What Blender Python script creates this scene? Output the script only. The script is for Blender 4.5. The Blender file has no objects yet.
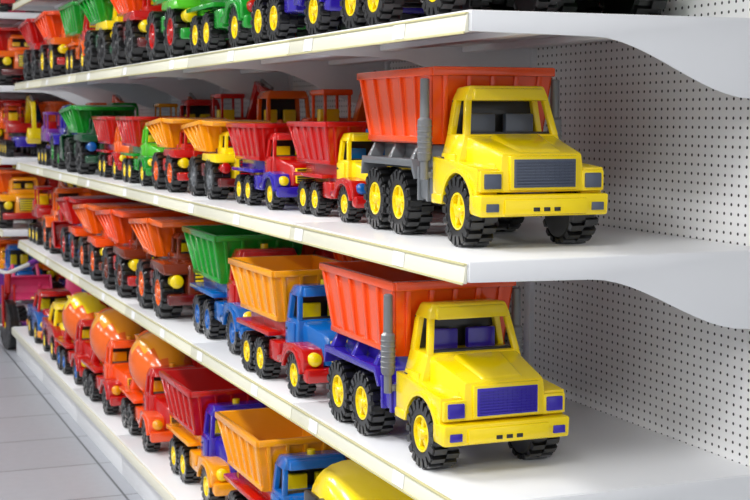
import bpy, bmesh, math, random
from mathutils import Vector, Matrix
random.seed(4)
sc = bpy.context.scene
try:
    sc.view_settings.view_transform = 'Standard'
    sc.view_settings.look = 'None'
except Exception: pass

# ---------------------------------------------------------------- materials
def lin(c):
    return tuple(((v/255)/12.92 if v/255 <= .04045 else ((v/255+.055)/1.055)**2.4) for v in c)
MATS = {}
def plastic(name, rgb, rough=.22, spec=.55, var=.06, coat=.5):
    if name in MATS: return MATS[name]
    m = bpy.data.materials.new(name); m.use_nodes = True
    nt = m.node_tree; b = nt.nodes['Principled BSDF']
    n = nt.nodes.new('ShaderNodeTexNoise'); n.inputs['Scale'].default_value = 9
    tc = nt.nodes.new('ShaderNodeTexCoord'); nt.links.new(tc.outputs['Object'], n.inputs['Vector'])
    mx = nt.nodes.new('ShaderNodeMix'); mx.data_type = 'RGBA'
    c = lin(rgb)
    mx.inputs[6].default_value = (*[v*(1-var) for v in c], 1)
    mx.inputs[7].default_value = (*[min(1, v*(1+var)) for v in c], 1)
    nt.links.new(n.outputs['Fac'], mx.inputs[0]); nt.links.new(mx.outputs[2], b.inputs['Base Color'])
    b.inputs['Roughness'].default_value = rough
    b.inputs['Specular IOR Level'].default_value = spec
    b.inputs['Coat Weight'].default_value = coat; b.inputs['Coat Roughness'].default_value = .08
    MATS[name] = m; return m
P = dict(
 yellow=plastic('plastic_yellow', (250, 218, 6)), red=plastic('plastic_red', (188, 14, 10)),
 orangered=plastic('plastic_orange_red', (238, 78, 8)), orange=plastic('plastic_orange', (236, 100, 6)),
 amber=plastic('plastic_amber', (246, 160, 8)), green=plastic('plastic_green', (18, 148, 40)),
 lgreen=plastic('plastic_light_green', (84, 190, 34)), blue=plastic('plastic_violet_blue', (46, 28, 160)),
 sky=plastic('plastic_sky_blue', (8, 96, 176)), gray=plastic('plastic_gray', (100, 104, 108), .4),
 dgreen=plastic('plastic_dark_green', (16, 72, 42)), maroon=plastic('plastic_maroon', (96, 14, 12)),
 brown=plastic('plastic_brown', (112, 40, 14)), purple=plastic('plastic_purple', (120, 50, 150)),
 tire=plastic('tire_black', (13, 13, 14), .36), dark=plastic('interior_dark', (22, 22, 25), .5),
 pipe=plastic('exhaust_gray', (108, 110, 113), .35), white=plastic('plastic_white', (225, 225, 222)),
 pink=plastic('plastic_pink', (225, 70, 120)), slate=plastic('grille_slate', (74, 82, 100), .4))

# ---------------------------------------------------------------- mesh builder
class MB:
    def __init__(s): s.v=[]; s.f=[]; s.m=[]
    def add(s, bm, mat):
        bm.verts.index_update(); o=len(s.v)
        s.v += [v.co.copy() for v in bm.verts]
        for f in bm.faces:
            s.f.append([o+v.index for v in f.verts]); s.m.append(f.material_index if mat is None else mat)
        bm.free()
    def _fin(s, bm, mat, bev):
        bmesh.ops.recalc_face_normals(bm, faces=bm.faces)
        if bev > 0:
            es=[e for e in bm.edges if len(e.link_faces)==2 and e.calc_face_angle(0) > .45]
            if es: bmesh.ops.bevel(bm, geom=es, offset=bev, segments=2, affect='EDGES', profile=.5, clamp_overlap=True)
        s.add(bm, mat)
    def hexa(s, p, mat, bev=.002):
        bm=bmesh.new(); v=[bm.verts.new(q) for q in p]
        for f in ((0,3,2,1),(4,5,6,7),(0,1,5,4),(1,2,6,5),(2,3,7,6),(3,0,4,7)): bm.faces.new([v[i] for i in f])
        s._fin(bm, mat, bev)
    def box(s,x0,x1,y0,y1,z0,z1,mat,bev=.002):
        s.hexa([(x0,y0,z0),(x1,y0,z0),(x1,y1,z0),(x0,y1,z0),(x0,y0,z1),(x1,y0,z1),(x1,y1,z1),(x0,y1,z1)],mat,bev)
    def mbox(s,x0,x1,*a,**k):
        s.box(x0,x1,*a,**k); s.box(-x1,-x0,*a,**k)
    def prism(s, prof, x0, x1, mat, bev=.002):
        bm=bmesh.new(); a=[bm.verts.new((x0,y,z)) for y,z in prof]; b=[bm.verts.new((x1,y,z)) for y,z in prof]
        n=len(prof); bm.faces.new(a[::-1]); bm.faces.new(b)
        for i in range(n): bm.faces.new([a[i],a[(i+1)%n],b[(i+1)%n],b[i]])
        s._fin(bm, mat, bev)
    def lathe(s, p0, ax, prof, mat, n=24, matf=None):
        ax=Vector(ax).normalized(); q=ax.to_track_quat('Z','Y'); p0=Vector(p0)
        bm=bmesh.new(); rings=[]
        for t,r in prof:
            if r < 1e-6: rings.append([bm.verts.new(p0+ax*t)])
            else: rings.append([bm.verts.new(p0+q@Vector((r*math.cos(2*math.pi*i/n), r*math.sin(2*math.pi*i/n), t))) for i in range(n)])
        for k in range(len(rings)-1):
            a,b=rings[k],rings[k+1]
            for i in range(n):
                j=(i+1)%n
                if len(a)==1 and len(b)==1: continue
                if len(a)==1: f=bm.faces.new([a[0],b[j],b[i]])
                elif len(b)==1: f=bm.faces.new([a[i],a[j],b[0]])
                else: f=bm.faces.new([a[i],a[j],b[j],b[i]])
                if matf: f.material_index=matf(k,i)
        bmesh.ops.recalc_face_normals(bm, faces=bm.faces)
        s.add(bm, None if matf else mat)
    def cyl(s,p0,p1,r,mat,n=14,r1=None):
        p0=Vector(p0);p1=Vector(p1);L=(p1-p0).length
        s.lathe(p0,p1-p0,[(0,0),(0,r),(L,r if r1 is None else r1),(L,0)],mat,n)
    def tube(s,pts,r,mat,n=10):
        for a,b in zip(pts,pts[1:]): s.cyl(a,b,r,mat,n)
    def beam(s,a,b,w,h,mat,bev=.0015):
        a=Vector(a);b=Vector(b);d=(b-a).normalized(); x=Vector((1,0,0))
        if abs(d.dot(x))>.95: x=Vector((0,1,0))
        x=(x-d*x.dot(d)).normalized(); u=x.cross(d); p=[]
        for c in (a,b):
            for i,j in ((-1,-1),(1,-1),(1,1),(-1,1)): p.append(c+x*i*w/2+u*j*h/2)
        s.hexa(p,mat,bev)
    def wheel(s, x, y, r, w, side, lug=18, hub=3):
        c=(x,y,r)
        ax=(side,0,0); h=w/2
        s.lathe(c,ax,[(-h,0),(-h,.8*r),(-.8*h,.9*r),(.8*h,.9*r),(h,.82*r),(h*1.04,.7*r),(1.0*h,.55*r),(.6*h,.50*r)],4,30)
        s.lathe(c,ax,[(.6*h,.52*r),(.97*h,.525*r),(.99*h,.47*r),(.45*h,.42*r),(.4*h,.23*r),(.9*h,.19*r),(1.08*h,.13*r),(1.08*h,0)],hub,24)
        for k in range(5):
            a=2*math.pi*k/5+.3
            d=Vector((0,math.cos(a),math.sin(a))); t=Vector((0,-math.sin(a),math.cos(a)))
            X=Vector((side,0,0)); C=Vector(c); p=[]
            for rr,xx in ((.12*r,.9*h),(.48*r,.84*h)):
                for tt,xo in ((-1,-.4*h),(1,-.4*h),(1,0),(-1,0)):
                    p.append(C+d*rr+t*tt*.08*r+X*(xx+xo))
            s.hexa(p,hub,.0008)
            a+=math.pi/5
            C2=C+Vector((0,math.cos(a),math.sin(a)))*.325*r
            s.lathe(C2,ax,[(.40*h,.10*r),(.58*h,.095*r),(.58*h,0)],6,8)
        for k in range(lug):
            for q in (0,1):
                a=2*math.pi*(k+.5*q)/lug; X=Vector((side,0,0)); C=Vector(c)
                d=Vector((0,math.cos(a),math.sin(a))); t=Vector((0,-math.sin(a),math.cos(a)))
                x0,x1=((-1.0*h,-.02*h) if q else (.02*h,1.0*h)); p=[]
                tw=math.pi*r/lug*.62
                for rr,kk in ((.86*r,1),(1.0*r,.8)):
                    for xx,tt in ((x0,-1),(x1,-1),(x1,1),(x0,1)):
                        xq=xx*(.96 if kk<1 else 1)
                        p.append(C+d*rr+t*(tt*tw*kk)+X*xq)
                s.hexa(p,4,0)
                if not q:
                    p=[]
                    for rr in (.70*r,.95*r):
                        for xx,tt in ((.8*h,-1),(1.09*h,-1),(1.09*h,1),(.8*h,1)):
                            p.append(C+d*rr+t*(tt*tw*.8)+X*xx)
                    s.hexa(p,4,0)
    def bed(s, yft,yrt,yfb,yrb,wt,wb,zb,zt,mat,ribs=6,th=.006,rt=None):
        rt = zt if rt is None else rt
        bm=bmesh.new()
        def ring(o,zlow):
            return [bm.verts.new(q) for q in ((-wb+o,yfb+o,zlow),(wb-o,yfb+o,zlow),(wb-o,yrb-o,zlow),(-wb+o,yrb-o,zlow))],\
                   [bm.verts.new(q) for q in ((-wt+o,yft+o,zt),(wt-o,yft+o,zt),(wt-o,yrt-o,rt),(-wt+o,yrt-o,rt))]
        ob,ot=ring(0,zb); ib,it=ring(th,zb+th)
        bm.faces.new(ob[::-1]); bm.faces.new(ib)
        for i in range(4):
            j=(i+1)%4
            bm.faces.new([ob[i],ob[j],ot[j],ot[i]]); bm.faces.new([ib[j],ib[i],it[i],it[j]]); bm.faces.new([ot[i],ot[j],it[j],it[i]])
        bmesh.ops.recalc_face_normals(bm,faces=bm.faces)
        s.add(bm,mat)
        def L(a,b,t): return a+(b-a)*t
        for sd in (-1,1):
            for k in range(ribs):
                t=(k+.15)/(ribs-.7); p=[]
                for (w,ya,yb,z) in ((wb,yfb,yrb,zb+.004),(wt,yft,yrt,None)):
                    y=L(ya,yb,t); zz=z if z is not None else L(zt,rt,t)-.012
                    for xo,yo in ((-.003,-.006),(.0055,-.005),(.0055,.005),(-.003,.006)):
                        p.append((sd*(w+xo),y+yo,zz))
                s.hexa(p,mat,.0012)
            s.beam((sd*(wt+.001),yft-.003,zt-.007),(sd*(wt+.001),yrt+.003,rt-.007),.013,.016,mat,.002)
            s.beam((sd*(L(wb,wt,.06)+.002),L(yfb,yft,.06),L(zb,zt,.06)),(sd*(L(wb,wt,.06)+.002),L(yrb,yrt,.06),L(zb,rt,.06)),.008,.012,mat)
        s.box(-wt,wt,yft-.006,yft+.006,zt-.015,zt+.001,mat)
        s.box(-wt,wt,yrt-.006,yrt+.006,rt-.015,rt+.001,mat)
        for k in range(5):
            xk=-1+2*(k+.5)/5; p=[]
            for (w,y,z) in ((wb,yfb,zb),(wt,yft,zt-.012)):
                for xo,yo in ((-.005,-.005),(.005,-.005),(.005,.003),(-.005,.003)): p.append((xk*w+xo,y+yo,z))
            s.hexa(p,mat,.001)
    def cabtop(s, xb, xt, yf, yft, yr, z0, z1, mat, seat=5, visor=True, roof=.02):
        for sd in (-1,1):
            s.hexa([(sd*(xb-.012),yf,z0),(sd*xb,yf,z0),(sd*xb,yf+.012,z0),(sd*(xb-.012),yf+.012,z0),
                    (sd*(xt-.012),yft,z1),(sd*xt,yft,z1),(sd*xt,yft+.012,z1),(sd*(xt-.012),yft+.012,z1)],mat,.0015)
            s.hexa([(sd*(xb-.012),yr-.018,z0),(sd*xb,yr-.018,z0),(sd*xb,yr,z0),(sd*(xb-.012),yr,z0),
                    (sd*(xt-.012),yr-.018,z1),(sd*xt,yr-.018,z1),(sd*xt,yr,z1),(sd*(xt-.012),yr,z1)],mat,.0015)
            s.box(min(sd*.01,sd*xb*.72),max(sd*.01,sd*xb*.72),yr-.035,yr-.018,z0-.02,z0+(z1-z0)*.6,seat,.004)
        s.box(-xb+.01,xb-.01,yr-.006,yr,z0,z1-.002,6,.001)
        s.box(-xb+.01,xb-.01,yf+.012,yf+.028,z0-.01,z0+.006,6,.002)
        s.hexa([(-xt-.002,yft-.004,z1-.004),(xt+.002,yft-.004,z1-.004),(xt+.002,yr+.002,z1-.004),(-xt-.002,yr+.002,z1-.004),
                (-xt+.008,yft+.002,z1+roof),(xt-.008,yft+.002,z1+roof),(xt-.01,yr,z1+roof-.002),(-xt+.01,yr,z1+roof-.002)],mat,.005)
        if visor:
            s.hexa([(-xt+.01,yft-.016,z1-.003),(xt-.01,yft-.016,z1-.003),(xt-.01,yft+.01,z1-.003),(-xt+.01,yft+.01,z1-.003),
                    (-xt+.014,yft-.008,z1+roof*.75),(xt-.014,yft-.008,z1+roof*.75),(xt-.014,yft+.01,z1+roof*.85),(-xt+.014,yft+.01,z1+roof*.85)],mat,.003)
    def mesh(s,name):
        me=bpy.data.meshes.new(name); me.from_pydata([tuple(v) for v in s.v],[],s.f)
        for _ in range(8): me.materials.append(None)
        me.polygons.foreach_set('material_index',s.m)
        me.polygons.foreach_set('use_smooth',[True]*len(s.f))
        me.set_sharp_from_angle(angle=math.radians(35)); me.update(); return me

def arch(cy,cz,r,z0,n=12):
    a0=math.asin((z0-cz)/r)
    return [(cy+r*math.cos(a),cz+r*math.sin(a)) for a in [a0+(math.pi-2*a0)*i/n for i in range(n+1)]]

def flare(b,cy,cz,r,z0,x0,x1,mat,t=.008):
    o=arch(cy,cz,r+t,z0); i=arch(cy,cz,r,z0)[::-1]
    b.prism(o+i,x0,x1,mat,.001); b.prism(o+i,-x1,-x0,mat,.001)

# ---- big bonneted dump truck
def truck_A():
    b=MB()
    for y in (.090,.385,.52):
        for sd in (-1,1): b.wheel(sd*.099,y,.064,.052,sd)
        b.cyl((-.09,y,.064),(.09,y,.064),.009,6)
    b.mbox(.03,.05,.05,.585,.085,.115,2)
    b.box(-.05,.05,.10,.58,.10,.135,2)
    pr=[(.014,.092),(.008,.142),(.10,.150),(.212,.158),(.212,.082)]+arch(.090,.064,.071,.082)+[(.0185,.082)]
    b.prism(pr,.082,.122,1,.003); b.prism(pr,-.122,-.082,1,.003)
    flare(b,.090,.064,.068,.075,.118,.127,1)
    b.box(-.085,.085,.02,.205,.10,.15,1)
    # hood
    b.hexa([(-.084,.0,.100),(.084,.0,.100),(.098,.14,.100),(-.098,.14,.100),(-.078,.004,.168),(.078,.004,.168),(.09,.135,.198),(-.09,.135,.198)],1,.006)
    b.hexa([(-.045,.01,.160),(.045,.01,.160),(.055,.12,.185),(-.055,.12,.185),(-.038,.014,.174),(.038,.014,.174),(.046,.115,.201),(-.046,.115,.201)],1,.004)
    # grille
    b.box(-.066,.066,-.006,.01,.104,.164,1,.003)
    b.box(-.059,.059,-.009,.0,.109,.158,5,.001)
    for k in range(9): b.box(-.057,.057,-.0115,-.008,.1115+k*.0051,.1138+k*.0051,5,.0004)
    for k in range(13): b.box(-.0565+k*.0092,-.055+k*.0092,-.0105,-.008,.111,.156,5,.0004)
    # headlights
    b.mbox(.076,.120,.0,.016,.101,.138,1,.003)
    b.mbox(.081,.113,-.004,.006,.107,.133,5,.002)
    # bumper
    b.hexa([(-.124,-.008,.058),(.124,-.008,.058),(.127,.035,.062),(-.127,.035,.062),(-.124,-.012,.097),(.124,-.012,.097),(.127,.035,.097),(-.127,.035,.097)],1,.005)
    b.box(-.08,.08,-.016,.0,.062,.09,1,.003)
    for k in (-1,0,1): b.box(k*.020-.006,k*.020+.006,-.0175,-.01,.068,.075,6,.0008)
    b.mbox(.090,.113,-.0135,-.005,.068,.082,5,.001)
    # cab
    b.hexa([(-.108,.125,.15),(.108,.125,.15),(.108,.212,.15),(-.108,.212,.15),(-.094,.128,.2),(.094,.128,.2),(.094,.212,.2),(-.094,.212,.2)],1,.004)
    b.mbox(.104,.111,.138,.198,.105,.165,1,.003)
    b.mbox(.106,.114,.182,.194,.152,.158,6,.001)
    b.cabtop(.094,.083,.128,.148,.212,.198,.264,1,roof=.024)
    b.mbox(.075,.124,.168,.215,.072,.09,1,.003)
    b.mbox(.07,.118,.222,.305,.075,.135,2,.006)
    b.mbox(.075,.122,.235,.245,.073,.137,2,.001); b.mbox(.075,.122,.28,.29,.073,.137,2,.001)
    # exhaust stacks
    for sd in (-1,1):
        x=sd*.134; y=.222
        b.cyl((x,y,.115),(x,y,.165),.008,7); b.lathe((x,y,.15),(0,0,1),[(0,0),(0,.011),(.006,.0135),(.075,.0135),(.08,.009),(.15,.0085),(.152,.006),(.14,.004)],7,16)
        b.box(min(sd*.1,x),max(sd*.1,x),y-.006,y+.006,.118,.13,7,.002)
        for k in range(6): b.lathe((x,y,.162+k*.01),(0,0,1),[(0,.0135),(.001,.0145),(.003,.0145),(.004,.0135)],7,16)
    b.box(-.085,.085,.235,.57,.128,.178,2,.003)
    for sd in (-1,1):
        pr=[(.300,.112),(.318,.136),(.59,.136),(.60,.112),(.606,.112),(.598,.150),(.312,.150),(.293,.115)]
        b.prism(pr,min(sd*.07,sd*.125),max(sd*.07,sd*.125),2,.001)
        for y in (.33,.4525,.575):
            b.hexa([(sd*.09,y-.01,.15),(sd*.118,y-.01,.15),(sd*.118,y+.01,.15),(sd*.09,y+.01,.15),(sd*.08,y-.005,.178),(sd*.104,y-.005,.178),(sd*.104,y+.005,.178),(sd*.08,y+.005,.178)],2,.001)
    b.bed(.214,.618,.236,.578,.1215,.111,.180,.322,0,6)
    b.box(-.124,.124,.204,.228,.307,.324,0,.003)
    return b.mesh('dump_truck_big')

def chassis_B(b, rear=(.345,.458), wr=.053, W=.11, L=.56):
    for y in (.085,)+tuple(rear):
        for sd in (-1,1): b.wheel(sd*(W-.02),y,wr,.042,sd,16)
        b.cyl((-.08,y,wr),(.08,y,wr),.008,6)
    b.box(-.045,.045,.05,L-.02,.075,.12,2,.003)
    pr=[(.012,.07),(.006,.10),(.02,.122),(.085,.130),(.15,.122),(.165,.09),(.2,.085),(.2,.07)]+arch(.085,wr,wr+.008,.07)
    b.prism(pr,.062,W+.004,2,.003); b.prism(pr,-W-.004,-.062,2,.003)
    flare(b,.085,wr,wr+.006,.066,W,W+.009,2,.009)
    b.hexa([(-W,-.006,.045),(W,-.006,.045),(W,.03,.05),(-W,.03,.05),(-W,-.01,.08),(W,-.01,.08),(W,.03,.08),(-W,.03,.08)],2,.006)
    b.box(-.04,.04,-.012,.0,.05,.07,6,.002)
    for sd in (-1,1): b.lathe((sd*.086,.012,.1),(0,-1,0),[(0,.017),(.012,.016),(.016,.011),(.018,0)],5,16)
    b.mbox(.06,W-.005,.215,.29,.06,.11,2,.006)
    b.mbox(.06,W,L-.28,L-.01,.118,.13,2,.002)

def cab_B(b):
    b.hexa([(-.064,.0,.08),(.064,.0,.08),(.08,.13,.08),(-.08,.13,.08),(-.056,.010,.155),(.056,.010,.155),(.08,.125,.178),(-.08,.125,.178)],1,.012)
    b.box(-.046,.046,-.006,.012,.092,.142,5,.003)
    for k in range(6): b.box(-.043,.043,-.009,-.004,.095+k*.0078,.0995+k*.0078,6,.0006)
    b.hexa([(-.092,.11,.085),(.092,.11,.085),(.092,.20,.085),(-.092,.20,.085),(-.089,.112,.178),(.089,.112,.178),(.089,.20,.178),(-.089,.20,.178)],1,.005)
    b.mbox(.088,.096,.128,.188,.095,.17,1,.003); b.mbox(.094,.098,.172,.184,.15,.155,6,.001)
    b.cabtop(.088,.08,.114,.134,.20,.176,.236,1,roof=.022)
    b.cyl((.0,.17,.255),(.0,.17,.268),.01,5)

def truck_B():
    b=MB(); chassis_B(b); cab_B(b)
    b.box(-.075,.075,.22,.53,.118,.165,2,.003)
    b.bed(.208,.568,.228,.525,.118,.098,.16,.288,0,6)
    return b.mesh('dump_truck_medium')

def truck_M():
    b=MB(); chassis_B(b); cab_B(b)
    b.box(-.07,.07,.2,.25,.12,.2,2,.003)
    for sd in (-1,1):
        b.hexa([(sd*.05,.48,.12),(sd*.08,.48,.12),(sd*.08,.53,.12),(sd*.05,.53,.12),(sd*.03,.49,.2),(sd*.06,.49,.2),(sd*.06,.52,.2),(sd*.03,.52,.2)],2)
    ax=Vector((0,.32,.085))
    prof=[(0,0),(0,.045),(.03,.075),(.08,.1),(.15,.107),(.21,.098),(.27,.072),(.315,.05),(.33,.052),(.33,.04),(.29,.03)]
    b.lathe((0,.225,.195),ax,prof,0,32,lambda k,i: 0 if ((i+2*k)%16)<10 else 5)
    b.lathe((0,.225,.195),ax,[(-.012,0),(-.012,.03),(.004,.03)],2,20)
    b.hexa([(-.03,.53,.235),(.03,.53,.235),(.03,.56,.235),(-.03,.56,.235),(-.05,.51,.31),(.05,.51,.31),(.05,.575,.31),(-.05,.575,.31)],5)
    b.hexa([(-.03,.55,.13),(.03,.55,.13),(.03,.56,.13),(-.03,.56,.13),(-.025,.535,.24),(.025,.535,.24),(.025,.545,.24),(-.025,.545,.24)],5)
    return b.mesh('mixer_truck')

def truck_Q():
    b=MB(); r=.076
    for y in (.105,.345):
        for sd in (-1,1): b.wheel(sd*.095,y,r,.062,sd,14)
        b.cyl((-.09,y,r),(.09,y,r),.01,6)
    b.box(-.055,.055,.02,.43,.08,.14,2,.004)
    b.hexa([(-.062,-.002,.06),(.062,-.002,.06),(.062,.16,.1),(-.062,.16,.1),(-.056,.004,.165),(.056,.004,.165),(.06,.15,.18),(-.06,.15,.18)],1,.008)
    b.box(-.04,.04,-.008,.01,.09,.15,6,.003)
    for k in range(5): b.box(-.038,.038,-.011,-.005,.094+k*.011,.1+k*.011,5,.001)
    b.box(-.12,.12,-.02,.015,.05,.082,2,.006)
    pr=[(.0,.145),(.02,.168),(.19,.168),(.2,.15),(.2,.142),(.0,.137)]
    b.prism(pr,.055,.128,1,.003); b.prism(pr,-.128,-.055,1,.003)
    for sd in (-1,1): b.lathe((sd*.092,.006,.118),(0,-1,0),[(-.02,.02),(.01,.02),(.014,.014),(.015,0)],5,16)
    b.box(-.07,.07,.09,.19,.165,.19,1,.003)
    b.cabtop(.068,.064,.09,.10,.185,.188,.236,1,visor=False,roof=.014)
    b.mbox(.06,.12,.2,.25,.08,.13,2,.006)
    b.box(-.07,.07,.2,.42,.135,.185,2,.003)
    b.bed(.205,.47,.215,.39,.13,.1,.172,.29,0,5,rt=.27)
    b.hexa([(-.115,.09,.268),(.115,.09,.268),(.13,.215,.272),(-.13,.215,.272),(-.115,.085,.284),(.115,.085,.284),(.13,.215,.292),(-.13,.215,.292)],0,.004)
    return b.mesh('quarry_truck')

def loader_X():
    b=MB()
    for y,r in ((.15,.055),(.36,.078)):
        for sd in (-1,1): b.wheel(sd*.088,y,r,.055,sd,14)
        b.cyl((-.09,y,r),(.09,y,r),.01,6)
    b.box(-.05,.05,.08,.44,.07,.13,2,.005)
    b.hexa([(-.055,.09,.1),(.055,.09,.1),(.06,.25,.1),(-.06,.25,.1),(-.045,.1,.175),(.045,.1,.175),(.055,.25,.19),(-.055,.25,.19)],1,.01)
    b.box(-.035,.035,.083,.1,.11,.165,6,.003)
    b.box(-.075,.075,.25,.42,.12,.2,1,.006)
    b.cabtop(.072,.068,.25,.262,.38,.198,.29,1,visor=False,roof=.022)
    for sd in (-1,1):
        pr=[(.28,.12),(.3,.165),(.36,.175),(.42,.165),(.44,.12)]+[(.425,.115),(.41,.155),(.36,.163),(.31,.155),(.295,.115)]
        b.prism(pr,min(sd*.065,sd*.118),max(sd*.065,sd*.118),1,.001)
        b.tube([(sd*.066,.27,.17),(sd*.066,.12,.215),(sd*.066,.035,.1)],.009,0)
        b.cyl((sd*.066,.2,.13),(sd*.066,.13,.2),.006,7)
    pr=[(.04,.06),(-.06,.045),(-.065,.05),(.03,.075),(.045,.11),(.035,.15),(-.01,.165),(-.01,.172),(.045,.158),(.056,.11)]
    b.prism(pr,-.12,.12,0,.001)
    side=[(.04,.06),(-.06,.047),(-.01,.17),(.045,.158),(.056,.11)]
    b.prism(side,-.122,-.116,0,.001); b.prism(side,.116,.122,0,.001)
    for k in range(7): b.box(-.105+k*.032,-.093+k*.032,-.078,-.055,.044,.052,0,.001)
    return b.mesh('loader')

def excavator_E():
    b=MB()
    for y in (.1,.22,.34):
        for sd in (-1,1): b.wheel(sd*.09,y,.05,.045,sd,14)
    b.box(-.06,.06,.05,.4,.06,.12,2,.005)
    b.cyl((0,.24,.115),(0,.24,.14),.06,6,20)
    b.box(-.09,.09,.16,.40,.14,.2,1,.01)
    b.box(-.085,.085,.33,.41,.17,.235,1,.012)
    b.box(-.09,-.01,.16,.28,.195,.215,1,.003)
    for x in (-.086,-.014):
        for y in (.165,.272): b.box(x-.004,x+.004,y-.004,y+.004,.21,.3,1,.001)
    b.box(-.095,-.005,.155,.285,.298,.315,1,.005); b.box(-.08,-.02,.23,.26,.2,.26,5,.004)
    b.beam((.035,.25,.19),(.035,.12,.345),.03,.032,0); b.beam((.035,.13,.345),(.035,-.03,.30),.028,.028,0)
    b.beam((.035,-.02,.32),(.035,-.05,.16),.024,.026,0)
    b.cyl((.035,.2,.3),(.035,.08,.345),.007,7); b.cyl((.035,.09,.36),(.035,-.02,.33),.006,7)
    pr=[(-.04,.17),(-.065,.17),(-.07,.11),(-.03,.08),(.03,.10),(.02,.112),(-.028,.095),(-.055,.118),(-.052,.155)]
    b.prism(pr,0,.07,0,.001); sp=[(-.05,.17),(-.068,.11),(-.03,.083),(.028,.103)]
    b.prism(sp,-.004,.0,0,0); b.prism(sp,.07,.074,0,0)
    return b.mesh('excavator')

def car_C():
    b=MB()
    for y in (.08,.29):
        for sd in (-1,1): b.wheel(sd*.078,y,.045,.038,sd,14)
    pr=[(.0,.045),(-.004,.085),(.02,.105),(.10,.125),(.36,.13),(.375,.11),(.37,.045)]+arch(.29,.045,.052,.045)+[(.2,.04)]+arch(.08,.045,.052,.045)
    b.prism(pr,-.094,-.06,1,.004); b.prism(pr,.06,.094,1,.004)
    b.box(-.062,.062,.0,.37,.05,.118,1,.008)
    b.hexa([(-.062,.005,.09),(.062,.005,.09),(.075,.13,.10),(-.075,.13,.10),(-.045,.02,.12),(.045,.02,.12),(.06,.12,.14),(-.06,.12,.14)],0,.008)
    b.box(-.098,.098,-.014,.02,.035,.062,2,.006); b.box(-.098,.098,.36,.385,.035,.062,2,.006)
    b.box(-.04,.04,-.006,.006,.066,.092,6,.003)
    for sd in (-1,1): b.lathe((sd*.07,.004,.085),(0,-1,0),[(-.01,.016),(.006,.016),(.01,.01),(.011,0)],5,16)
    b.cabtop(.082,.068,.12,.16,.29,.126,.185,0,visor=False,roof=.018)
    b.box(-.08,.08,.34,.37,.15,.16,2,.003); b.mbox(.05,.06,.34,.36,.12,.155,2,.001)
    return b.mesh('car')

def car_R():
    b=MB()
    for y in (.11,.42):
        for sd in (-1,1): b.wheel(sd*.115,y,.06,.045,sd,16)
        b.cyl((-.1,y,.06),(.1,y,.06),.009,6)
    bm=bmesh.new(); rings=[]; N=28
    ctl=[(0,.02,.05,.08),(.01,.09,.055,.14),(.05,.115,.05,.175),(.12,.125,.05,.205),(.2,.128,.05,.25),(.3,.13,.05,.29),(.4,.13,.05,.312),(.48,.125,.055,.31),(.53,.105,.06,.27),(.545,.05,.08,.2)]
    for y,w,z0,z1 in ctl:
        r=[]
        for i in range(N):
            a=2*math.pi*i/N; ca,sa=math.cos(a),math.sin(a); e=.62
            r.append(bm.verts.new((w*math.copysign(abs(ca)**e,ca),y,(z0+z1)/2+(z1-z0)/2*math.copysign(abs(sa)**e,sa))))
        rings.append(r)
    for a,c in zip(rings,rings[1:]):
        for i in range(N): bm.faces.new([a[i],a[(i+1)%N],c[(i+1)%N],c[i]])
    bm.faces.new(rings[0]); bm.faces.new(rings[-1][::-1])
    bmesh.ops.recalc_face_normals(bm,faces=bm.faces); s=b; s.add(bm,1)
    for y0,y1,z1 in ((.2,.29,.232),(.31,.4,.255),(.42,.49,.25)): b.mbox(.12,.1335,y0,y1,.185,z1,6,.003)
    b.box(-.125,.125,-.02,.03,.045,.08,5,.008); b.box(-.11,.11,.53,.56,.05,.09,5,.008)
    for sd in (-1,1): b.lathe((sd*.075,.03,.13),(0,-1,.2),[(-.02,.024),(.012,.024),(.02,.016),(.022,0)],7,18)
    flare(b,.11,.06,.066,.062,.112,.142,5,.01); flare(b,.42,.06,.066,.062,.112,.142,5,.01)
    return b.mesh('van')

M=dict(A=truck_A(),B=truck_B(),M=truck_M(),Q=truck_Q(),X=loader_X(),E=excavator_E(),C=car_C(),R=car_R())
NAMES=dict(A='toy_dump_truck',B='toy_dump_truck',M='toy_mixer_truck',Q='toy_quarry_truck',X='toy_wheel_loader',E='toy_excavator',C='toy_car',R='toy_van')
LEN=dict(A=.64,B=.585,M=.59,Q=.495,X=.53,E=.49,C=.405,R=.58)
def place(t,cols,x,y,z,s=1,rot=0):
    """cols = bed, cab, chassis, hub, accent, pipe"""
    o=bpy.data.objects.new(NAMES[t],M[t]); bpy.context.collection.objects.link(o)
    bed,cab,ch,hub,acc=cols[:5]; pipe=cols[5] if len(cols)>5 else 'pipe'
    for i,c in enumerate((bed,cab,ch,hub,'tire',acc,'dark',pipe)):
        o.material_slots[i].link='OBJECT'; o.material_slots[i].material=P[c]
    o.location=(x,y,z); o.scale=(s,s,s); o.rotation_euler=(0,0,math.radians(rot)); return o

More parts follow.
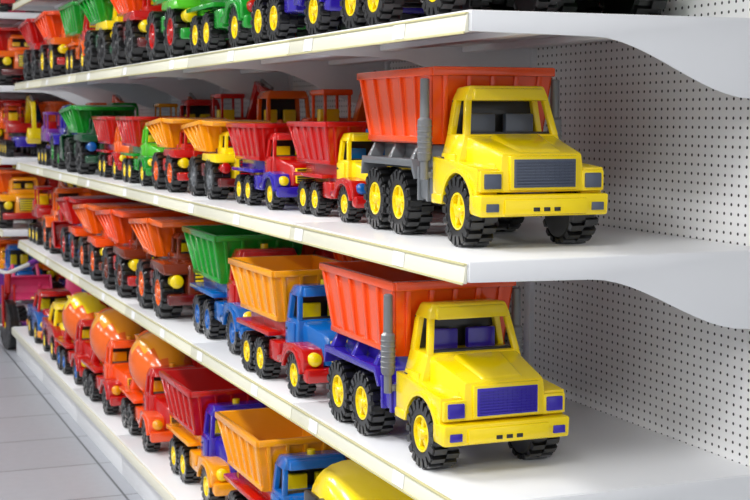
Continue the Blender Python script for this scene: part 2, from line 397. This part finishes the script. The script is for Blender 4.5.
# ---------------------------------------------------------------- shelving
XF,XW=.972,1.56; Y0,Y1=2.06,7.45; ZS=(.5875,.9875,1.3875,1.7875); XB,ZB=.93,.14
def simple(name, rgb, rough=.4, spec=.5):
    return plastic(name, rgb, rough, spec, .02, 0)
m_shelf=simple('shelf_white_enamel',(230,231,233),.35)
m_rail=simple('price_rail_cream',(230,228,208),.3)
m_railw=simple('price_rail_edge',(206,200,150),.3)
m_tag=simple('price_tag_paper',(240,240,240),.6)
def perforated():
    m=bpy.data.materials.new('perforated_panel'); m.use_nodes=True; nt=m.node_tree; N=nt.nodes; Lk=nt.links
    b=N['Principled BSDF']; tc=N.new('ShaderNodeTexCoord'); sp=N.new('ShaderNodeSeparateXYZ'); Lk.new(tc.outputs['Object'],sp.inputs[0])
    def cell(out,p):
        a=N.new('ShaderNodeMath');a.operation='DIVIDE';Lk.new(out,a.inputs[0]);a.inputs[1].default_value=p
        f=N.new('ShaderNodeMath');f.operation='FRACT';Lk.new(a.outputs[0],f.inputs[0])
        c=N.new('ShaderNodeMath');c.operation='SUBTRACT';Lk.new(f.outputs[0],c.inputs[0]);c.inputs[1].default_value=.5
        q=N.new('ShaderNodeMath');q.operation='MULTIPLY';Lk.new(c.outputs[0],q.inputs[0]);q.inputs[1].default_value=p
        return q.outputs[0]
    cv=N.new('ShaderNodeCombineXYZ'); Lk.new(cell(sp.outputs[1],.0215),cv.inputs[0]); Lk.new(cell(sp.outputs[2],.0175),cv.inputs[1])
    ln=N.new('ShaderNodeVectorMath');ln.operation='LENGTH';Lk.new(cv.outputs[0],ln.inputs[0])
    mr=N.new('ShaderNodeMapRange');Lk.new(ln.outputs['Value'],mr.inputs[0]);mr.inputs[1].default_value=.0026;mr.inputs[2].default_value=.0034
    mx=N.new('ShaderNodeMix');mx.data_type='RGBA';Lk.new(mr.outputs[0],mx.inputs[0])
    mx.inputs[6].default_value=(*lin((50,50,52)),1);mx.inputs[7].default_value=(*lin((240,240,240)),1)
    Lk.new(mx.outputs[2],b.inputs['Base Color']); b.inputs['Roughness'].default_value=.45
    return m
m_perf=perforated()

def mk(name,build,mat,parent=None):
    b=MB(); build(b); me=bpy.data.meshes.new(name); me.from_pydata([tuple(v) for v in b.v],[],b.f)
    me.polygons.foreach_set('use_smooth',[True]*len(b.f)); me.set_sharp_from_angle(angle=math.radians(35))
    me.materials.append(mat); o=bpy.data.objects.new(name,me); bpy.context.collection.objects.link(o)
    if parent: o.parent=parent
    return o
def bracket_prism(b,prof,y0,y1,bev=.001):
    bm=bmesh.new(); a=[bm.verts.new((x,y0,z)) for x,z in prof]; c=[bm.verts.new((x,y1,z)) for x,z in prof]; n=len(prof)
    bm.faces.new(a); bm.faces.new(c[::-1])
    for i in range(n): bm.faces.new([a[i],c[i],c[(i+1)%n],a[(i+1)%n]])
    b._fin(bm,0,bev)

def shelving(y0,y1):
    root=bpy.data.objects.new('store_shelving',None); bpy.context.collection.objects.link(root)
    n=max(1,round((y1-y0)/.965)); bl=(y1-y0)/n
    ys=[y0+i*bl for i in range(n+1)]
    mk('back_panel',lambda b:b.box(XW,XW+.02,y0-.02,y1,0,2.25,0,0),m_perf,root)
    def posts(b):
        for y in ys: b.box(XW-.012,XW+.025,y-.015,y+.015,0,2.27,0,.001)
        b.box(XW-.004,XW+.024,y0-.02,y1,2.25,2.28,0,.002)
    mk('uprights',posts,m_shelf,root)
    for si,z in enumerate(ZS):
        def deck(b):
            for i in range(n):
                a,c=ys[i]+.0015,ys[i+1]-.0015
                b.box(XF,XW-.001,a,c,z-.012,z,0,.0015)
                b.box(XF,XF+.008,a,c,z-.034,z-.005,0,.001)
                for xx in (XF+.2,XF+.4): b.box(xx,xx+.04,a+.01,c-.01,z-.024,z-.01,0,.001)
        mk('shelf_%d'%(si+1),deck,m_shelf,root)
        def brk(b):
            pf=[(XF+.001,z-.001),(XF+.001,z-.034)]
            for k in range(13):
                t=k/12; x=XF+.22+(XW-.05-XF-.22)*t
                pf.append((x,z-.038-.1*(3*t*t-2*t**3)))
            pf+= [(XW-.002,z-.145),(XW-.002,z-.001)]
            for y in ys:
                if y==ys[0]: bracket_prism(b,pf,y-.004,y)
                elif y==ys[-1]: bracket_prism(b,pf,y,y+.004)
                else:
                    bracket_prism(b,[(x,min(q,z-.0125)) for x,q in pf],y-.0035,y+.0035,0)
        mk('brackets_%d'%(si+1),brk,m_shelf,root)
        def rail(b):
            for i in range(n):
                a,c=ys[i]+.002,ys[i+1]-.002
                b.hexa([(XF-.008,a,z-.036),(XF-.001,a,z-.036),(XF-.001,c,z-.036),(XF-.008,c,z-.036),(XF-.004,a,z-.006),(XF-.001,a,z-.006),(XF-.001,c,z-.006),(XF-.004,c,z-.006)],0,.0006)
        mk('price_rail_%d'%(si+1),rail,m_rail,root)
        def lip(b):
            for i in range(n):
                a,c=ys[i]+.002,ys[i+1]-.002
                b.box(XF-.0105,XF-.0075,a,c,z-.038,z-.034,0,.0005); b.box(XF-.0065,XF-.001,a,c,z-.007,z-.0035,0,.0005)
        mk('price_rail_lip_%d'%(si+1),lip,m_railw,root)
        def tags(b):
            y=y0+.25
            while y<y1-.1:
                b.hexa([(XF-.0098,y,z-.033),(XF-.0080,y,z-.033),(XF-.0080,y+.05,z-.033),(XF-.0098,y+.05,z-.033),(XF-.0066,y,z-.008),(XF-.0050,y,z-.008),(XF-.0050,y+.05,z-.008),(XF-.0066,y+.05,z-.008)],0,0)
                y+=random.uniform(.4,.7)
        mk('price_tags_%d'%(si+1),tags,m_tag,root)
    def base(b):
        for i in range(n):
            a,c=ys[i]+.0015,ys[i+1]-.0015
            b.box(XB,XW-.001,a,c,ZB-.03,ZB,0,.002)
            b.box(XB+.015,XW-.002,a+.001,c-.001,0,ZB-.03,0,.001)
    mk('base_deck',base,m_shelf,root)
    mk('base_rail',lambda b:b.box(XB-.008,XB-.001,y0,y1,ZB-.038,ZB-.004,0,.001),m_rail,root)
    return root
shelving(Y0,Y1)
shelving(8.1,11.0)

# ---------------------------------------------------------------- toys
zm,zl,zt=ZS[1],ZS[0],ZS[2]
place('A',('orangered','yellow','gray','yellow','slate'),1.184,2.205,zm,1,-1.6)
place('B',('red','yellow','red','yellow','sky'),1.165,2.865,zm,.76)
place('B',('red','red','blue','yellow','yellow'),1.135,3.325,zm,.74)
place('Q',('amber','yellow','maroon','gray','red'),1.125,3.80,zm,.76)
place('Q',('amber','red','red','orange','yellow'),1.11,4.20,zm,.78)
seqm=[('B',('red','lgreen','green','yellow','yellow'),.80),('B',('red','orange','red','yellow','yellow'),.80),('Q',('green','dgreen','dgreen','dark','sky'),.95),
 ('X',('dgreen','blue','dgreen','green','sky'),.9),('E',('green','purple','blue','yellow','red'),.8),('Q',('amber','pink','red','blue','sky'),.9)]
def fill(seq,x,y,z,yend,gap=.035,jit=.008):
    k=0
    while True:
        t,c,s=seq[k%len(seq)]
        if y+LEN[t]*s>yend: break
        y0=y+(.08*s if t in 'XE' else .02*s)
        place(t,c,x+random.uniform(-jit,jit),y0,z,s,random.uniform(-1.5,1.5)); y+=LEN[t]*s+gap; k+=1
fill(seqm,1.11,4.62,zm,Y1)
fill([('E',('orangered','orange','red','yellow','yellow'),.95),('E',('orange','orangered','red','yellow','yellow'),.97),('X',('orange','orange','red','yellow','yellow'),1.0),('E',('red','red','red','yellow','yellow'),.98),('X',('orange','red','red','yellow','yellow'),.95),
 ('E',('orange','amber','maroon','yellow','yellow'),.9),('B',('red','sky','blue','yellow','yellow'),.8),('X',('green','green','dgreen','yellow','yellow'),.95)],1.385,2.95,zm,Y1,.02)
# lower shelf
place('A',('orangered','yellow','blue','yellow','blue'),1.125,2.225,zl,1,.3)
place('B',('amber','sky','red','yellow','yellow'),1.10,2.945,zl,.95,1)
place('B',('green','red','sky','sky','yellow'),1.14,3.55,zl,1.06,-1)
fill([('Q',('orange','brown','maroon','orange','yellow'),1.06),('Q',('orangered','brown','red','brown','yellow'),1.04),('Q',('orange','orangered','brown','orange','yellow'),1.0),
 ('Q',('red','orangered','sky','red','yellow'),1.0),('X',('red','orange','red','orange','yellow'),.95),('E',('orange','red','maroon','yellow','yellow'),.9)],1.12,4.25,zl,Y1)
fill([('B',('orangered','yellow','blue','yellow','blue'),1.0),('B',('orangered','red','blue','yellow','blue'),1.0),('Q',('orange','red','maroon','orange','yellow'),1.05),('Q',('red','orange','maroon','orange','yellow'),1.05)],1.40,2.98,zl,Y1)
# bottom shelf
place('R',('yellow','yellow','yellow','yellow','yellow','white'),1.12,2.41,ZB,1.04,0)
place('B',('amber','sky','red','yellow','yellow'),1.10,3.04,ZB,1.03)
place('B',('red','blue','amber','yellow','yellow'),1.10,3.70,ZB,1.03)
mx=[('M',('orange','red','orangered','dark','amber'),1.0),('M',('orange','orangered','red','dark','amber'),1.0),('M',('orange','red','red','sky','yellow'),.98),
 ('C',('yellow','red','red','yellow','yellow'),1.15),('C',('red','sky','amber','yellow','yellow'),1.15),('C',('yellow','red','blue','yellow','yellow'),1.15)]
fill(mx,1.07,4.38,ZB,Y1)
fill([('M',('orange','red','orangered','orange','amber'),1.0),('B',('red','blue','amber','yellow','yellow'),1.0)],1.40,2.55,ZB,Y1)
# top shelf
ts=[('B',('blue','red','red','yellow','yellow'),1.0),('B',('green','sky','blue','yellow','yellow'),1.0),('B',('green','red','green','yellow','red'),1.0),
 ('Q',('green','lgreen','green','red','yellow'),1.0),('Q',('orangered','red','maroon','dark','yellow'),1.0),('Q',('green','yellow','dgreen','dark','yellow'),1.0),
 ('B',('green','red','orange','yellow','yellow'),1.0),('Q',('orangered','orange','red','yellow','yellow'),1.0),('Q',('red','red','maroon','dark','yellow'),1.0)]
fill(ts,1.10,2.14,zt,Y1,.03)
fill(ts[3:]+ts[:3],1.40,2.3,zt,Y1,.03)
fill([('C',('pink','white','pink','yellow','yellow'),1.2),('C',('red','sky','blue','yellow','yellow'),1.2),('Q',('orange','red','blue','yellow','yellow'),1.0)],1.12,3.0,ZS[3],Y1,.1)
far=[('X',('pink','sky','purple','yellow','yellow'),1.05),('Q',('orange','amber','red','yellow','yellow'),1.15),('E',('yellow','red','blue','yellow','yellow'),.97),('Q',('red','orange','maroon','sky','yellow'),1.15),('B',('orange','pink','red','yellow','sky'),1.1)]
for i,z in enumerate((ZB,)+ZS):
    fill(far[i%5:]+far[:i%5],1.12,8.12,z,11.0,.01); fill(far[(i+2)%5:]+far[:(i+2)%5],1.41,8.12,z,11.0,.01)

def tricycle(loc,rot,cols):
    b=MB()
    b.wheel(0,.0,.13,.045,1,20); b.wheel(0,.0,.13,.045,-1,20)
    for sd in (-1,1):
        b.wheel(sd*.16,.42,.085,.045,sd,16)
        b.box(min(sd*.024,sd*.036),max(sd*.024,sd*.036),-.01,.01,.12,.34,1,.003)
        b.cyl((0,.0,.40),(sd*.16,.05,.45),.011,7); b.cyl((sd*.12,.04,.437),(sd*.17,.055,.455),.016,0)
        b.cyl((0,0,.13),(sd*.08,.0,.13),.006,7); b.box(sd*.09-.03,sd*.09+.03,-.035,.035,.12,.14,0,.004)
    b.tube([(0,0,.40),(0,.02,.30),(0,.16,.17),(0,.42,.12)],.018,1); b.cyl((-.16,.42,.085),(.16,.42,.085),.009,7)
    b.hexa([(-.06,.25,.2),(.06,.25,.2),(.1,.42,.2),(-.1,.42,.2),(-.06,.25,.24),(.06,.25,.24),(.1,.42,.24),(-.1,.42,.24)],0,.012)
    b.hexa([(-.09,.40,.22),(.09,.40,.22),(.09,.43,.22),(-.09,.43,.22),(-.07,.44,.38),(.07,.44,.38),(.07,.46,.38),(-.07,.46,.38)],0,.01)
    b.beam((0,.3,.21),(0,.33,.13),.04,.03,1)
    o=bpy.data.objects.new('toy_tricycle',b.mesh('tricycle')); bpy.context.collection.objects.link(o)
    for i,c in enumerate((cols[0],cols[1],cols[1],cols[2],'tire','yellow','dark','white')):
        o.material_slots[i].link='OBJECT'; o.material_slots[i].material=P[c]
    o.location=loc; o.rotation_euler=(0,0,math.radians(rot))
tricycle((.93,7.61,0),6,('purple','red','yellow'))
tricycle((1.35,7.61,0),-4,('pink','sky','yellow'))

# ---------------------------------------------------------------- room shell
def tile():
    m=bpy.data.materials.new('floor_tiles'); m.use_nodes=True; nt=m.node_tree; N=nt.nodes; Lk=nt.links; b=N['Principled BSDF']
    tc=N.new('ShaderNodeTexCoord'); br=N.new('ShaderNodeTexBrick'); Lk.new(tc.outputs['Object'],br.inputs['Vector'])
    br.offset=0; br.squash=1; br.inputs['Scale'].default_value=1; br.inputs['Brick Width'].default_value=.45; br.inputs['Row Height'].default_value=.45
    br.inputs['Mortar Size'].default_value=.004; br.inputs['Mortar Smooth'].default_value=.1
    br.inputs['Color1'].default_value=(*lin((168,171,178)),1); br.inputs['Color2'].default_value=(*lin((162,165,172)),1); br.inputs['Mortar'].default_value=(*lin((90,92,97)),1)
    no=N.new('ShaderNodeTexNoise'); no.inputs['Scale'].default_value=30; Lk.new(tc.outputs['Object'],no.inputs['Vector'])
    mx=N.new('ShaderNodeMix'); mx.data_type='RGBA'; mx.blend_type='MULTIPLY'; mx.inputs[0].default_value=.12
    Lk.new(br.outputs['Color'],mx.inputs[6]); Lk.new(no.outputs['Fac'],mx.inputs[7]); Lk.new(mx.outputs[2],b.inputs['Base Color'])
    b.inputs['Roughness'].default_value=.35; return m
mk('floor',lambda b:b.box(-5,5,-4,14,-.05,0,0,0),tile())
m_wall=simple('wall_paint',(182,184,186),.8)
mk('wall_back',lambda b:b.box(-5,5,14,14.1,0,3.4,0,0),m_wall)
mk('wall_left',lambda b:b.box(-5.1,-5,-4,14,0,3.4,0,0),m_wall)
mk('wall_right',lambda b:b.box(5,5.1,-4,14,0,3.4,0,0),m_wall)
mk('ceiling',lambda b:b.box(-5,5,-4,14,3.4,3.45,0,0),m_wall)
mk('baseboard_back',lambda b:b.box(-5,5,13.98,14,0,.1,0,.002),m_shelf)
m_em=bpy.data.materials.new('lamp_diffuser'); m_em.use_nodes=True
bb=m_em.node_tree.nodes['Principled BSDF']; bb.inputs['Emission Color'].default_value=(1,.99,.98,1); bb.inputs['Emission Strength'].default_value=3
for x,E in ((-.7,1.0),(-3.2,.9)):
    for y in (-2,.6,3.2,5.8,8.4,11):
        mk('ceiling_lamp',lambda b:b.box(x-.3,x+.3,y-.6,y+.6,3.34,3.4,0,.005),m_em)
        L=bpy.data.lights.new('lamp_light','AREA'); L.shape='RECTANGLE'; L.size=.4; L.size_y=1.2; L.energy=(62 if y<5 else 30)*E; L.color=(1,.995,.99)
        o=bpy.data.objects.new('lamp_light',L); bpy.context.collection.objects.link(o); o.location=(x,y,3.32)
w=bpy.data.worlds.new('world'); sc.world=w; w.use_nodes=True
w.node_tree.nodes['Background'].inputs[0].default_value=(.96,.98,1,1); w.node_tree.nodes['Background'].inputs[1].default_value=.75

# ---------------------------------------------------------------- camera
cd=bpy.data.cameras.new('camera'); cd.sensor_width=36; cd.lens=68.4; cd.clip_start=.05
cd.dof.use_dof=True; cd.dof.focus_distance=2.7; cd.dof.aperture_fstop=12
co=bpy.data.objects.new('camera',cd); bpy.context.collection.objects.link(co)
co.location=(0,0,1.22); co.rotation_euler=(math.radians(90-5.37),0,math.radians(-21.5)); sc.camera=co
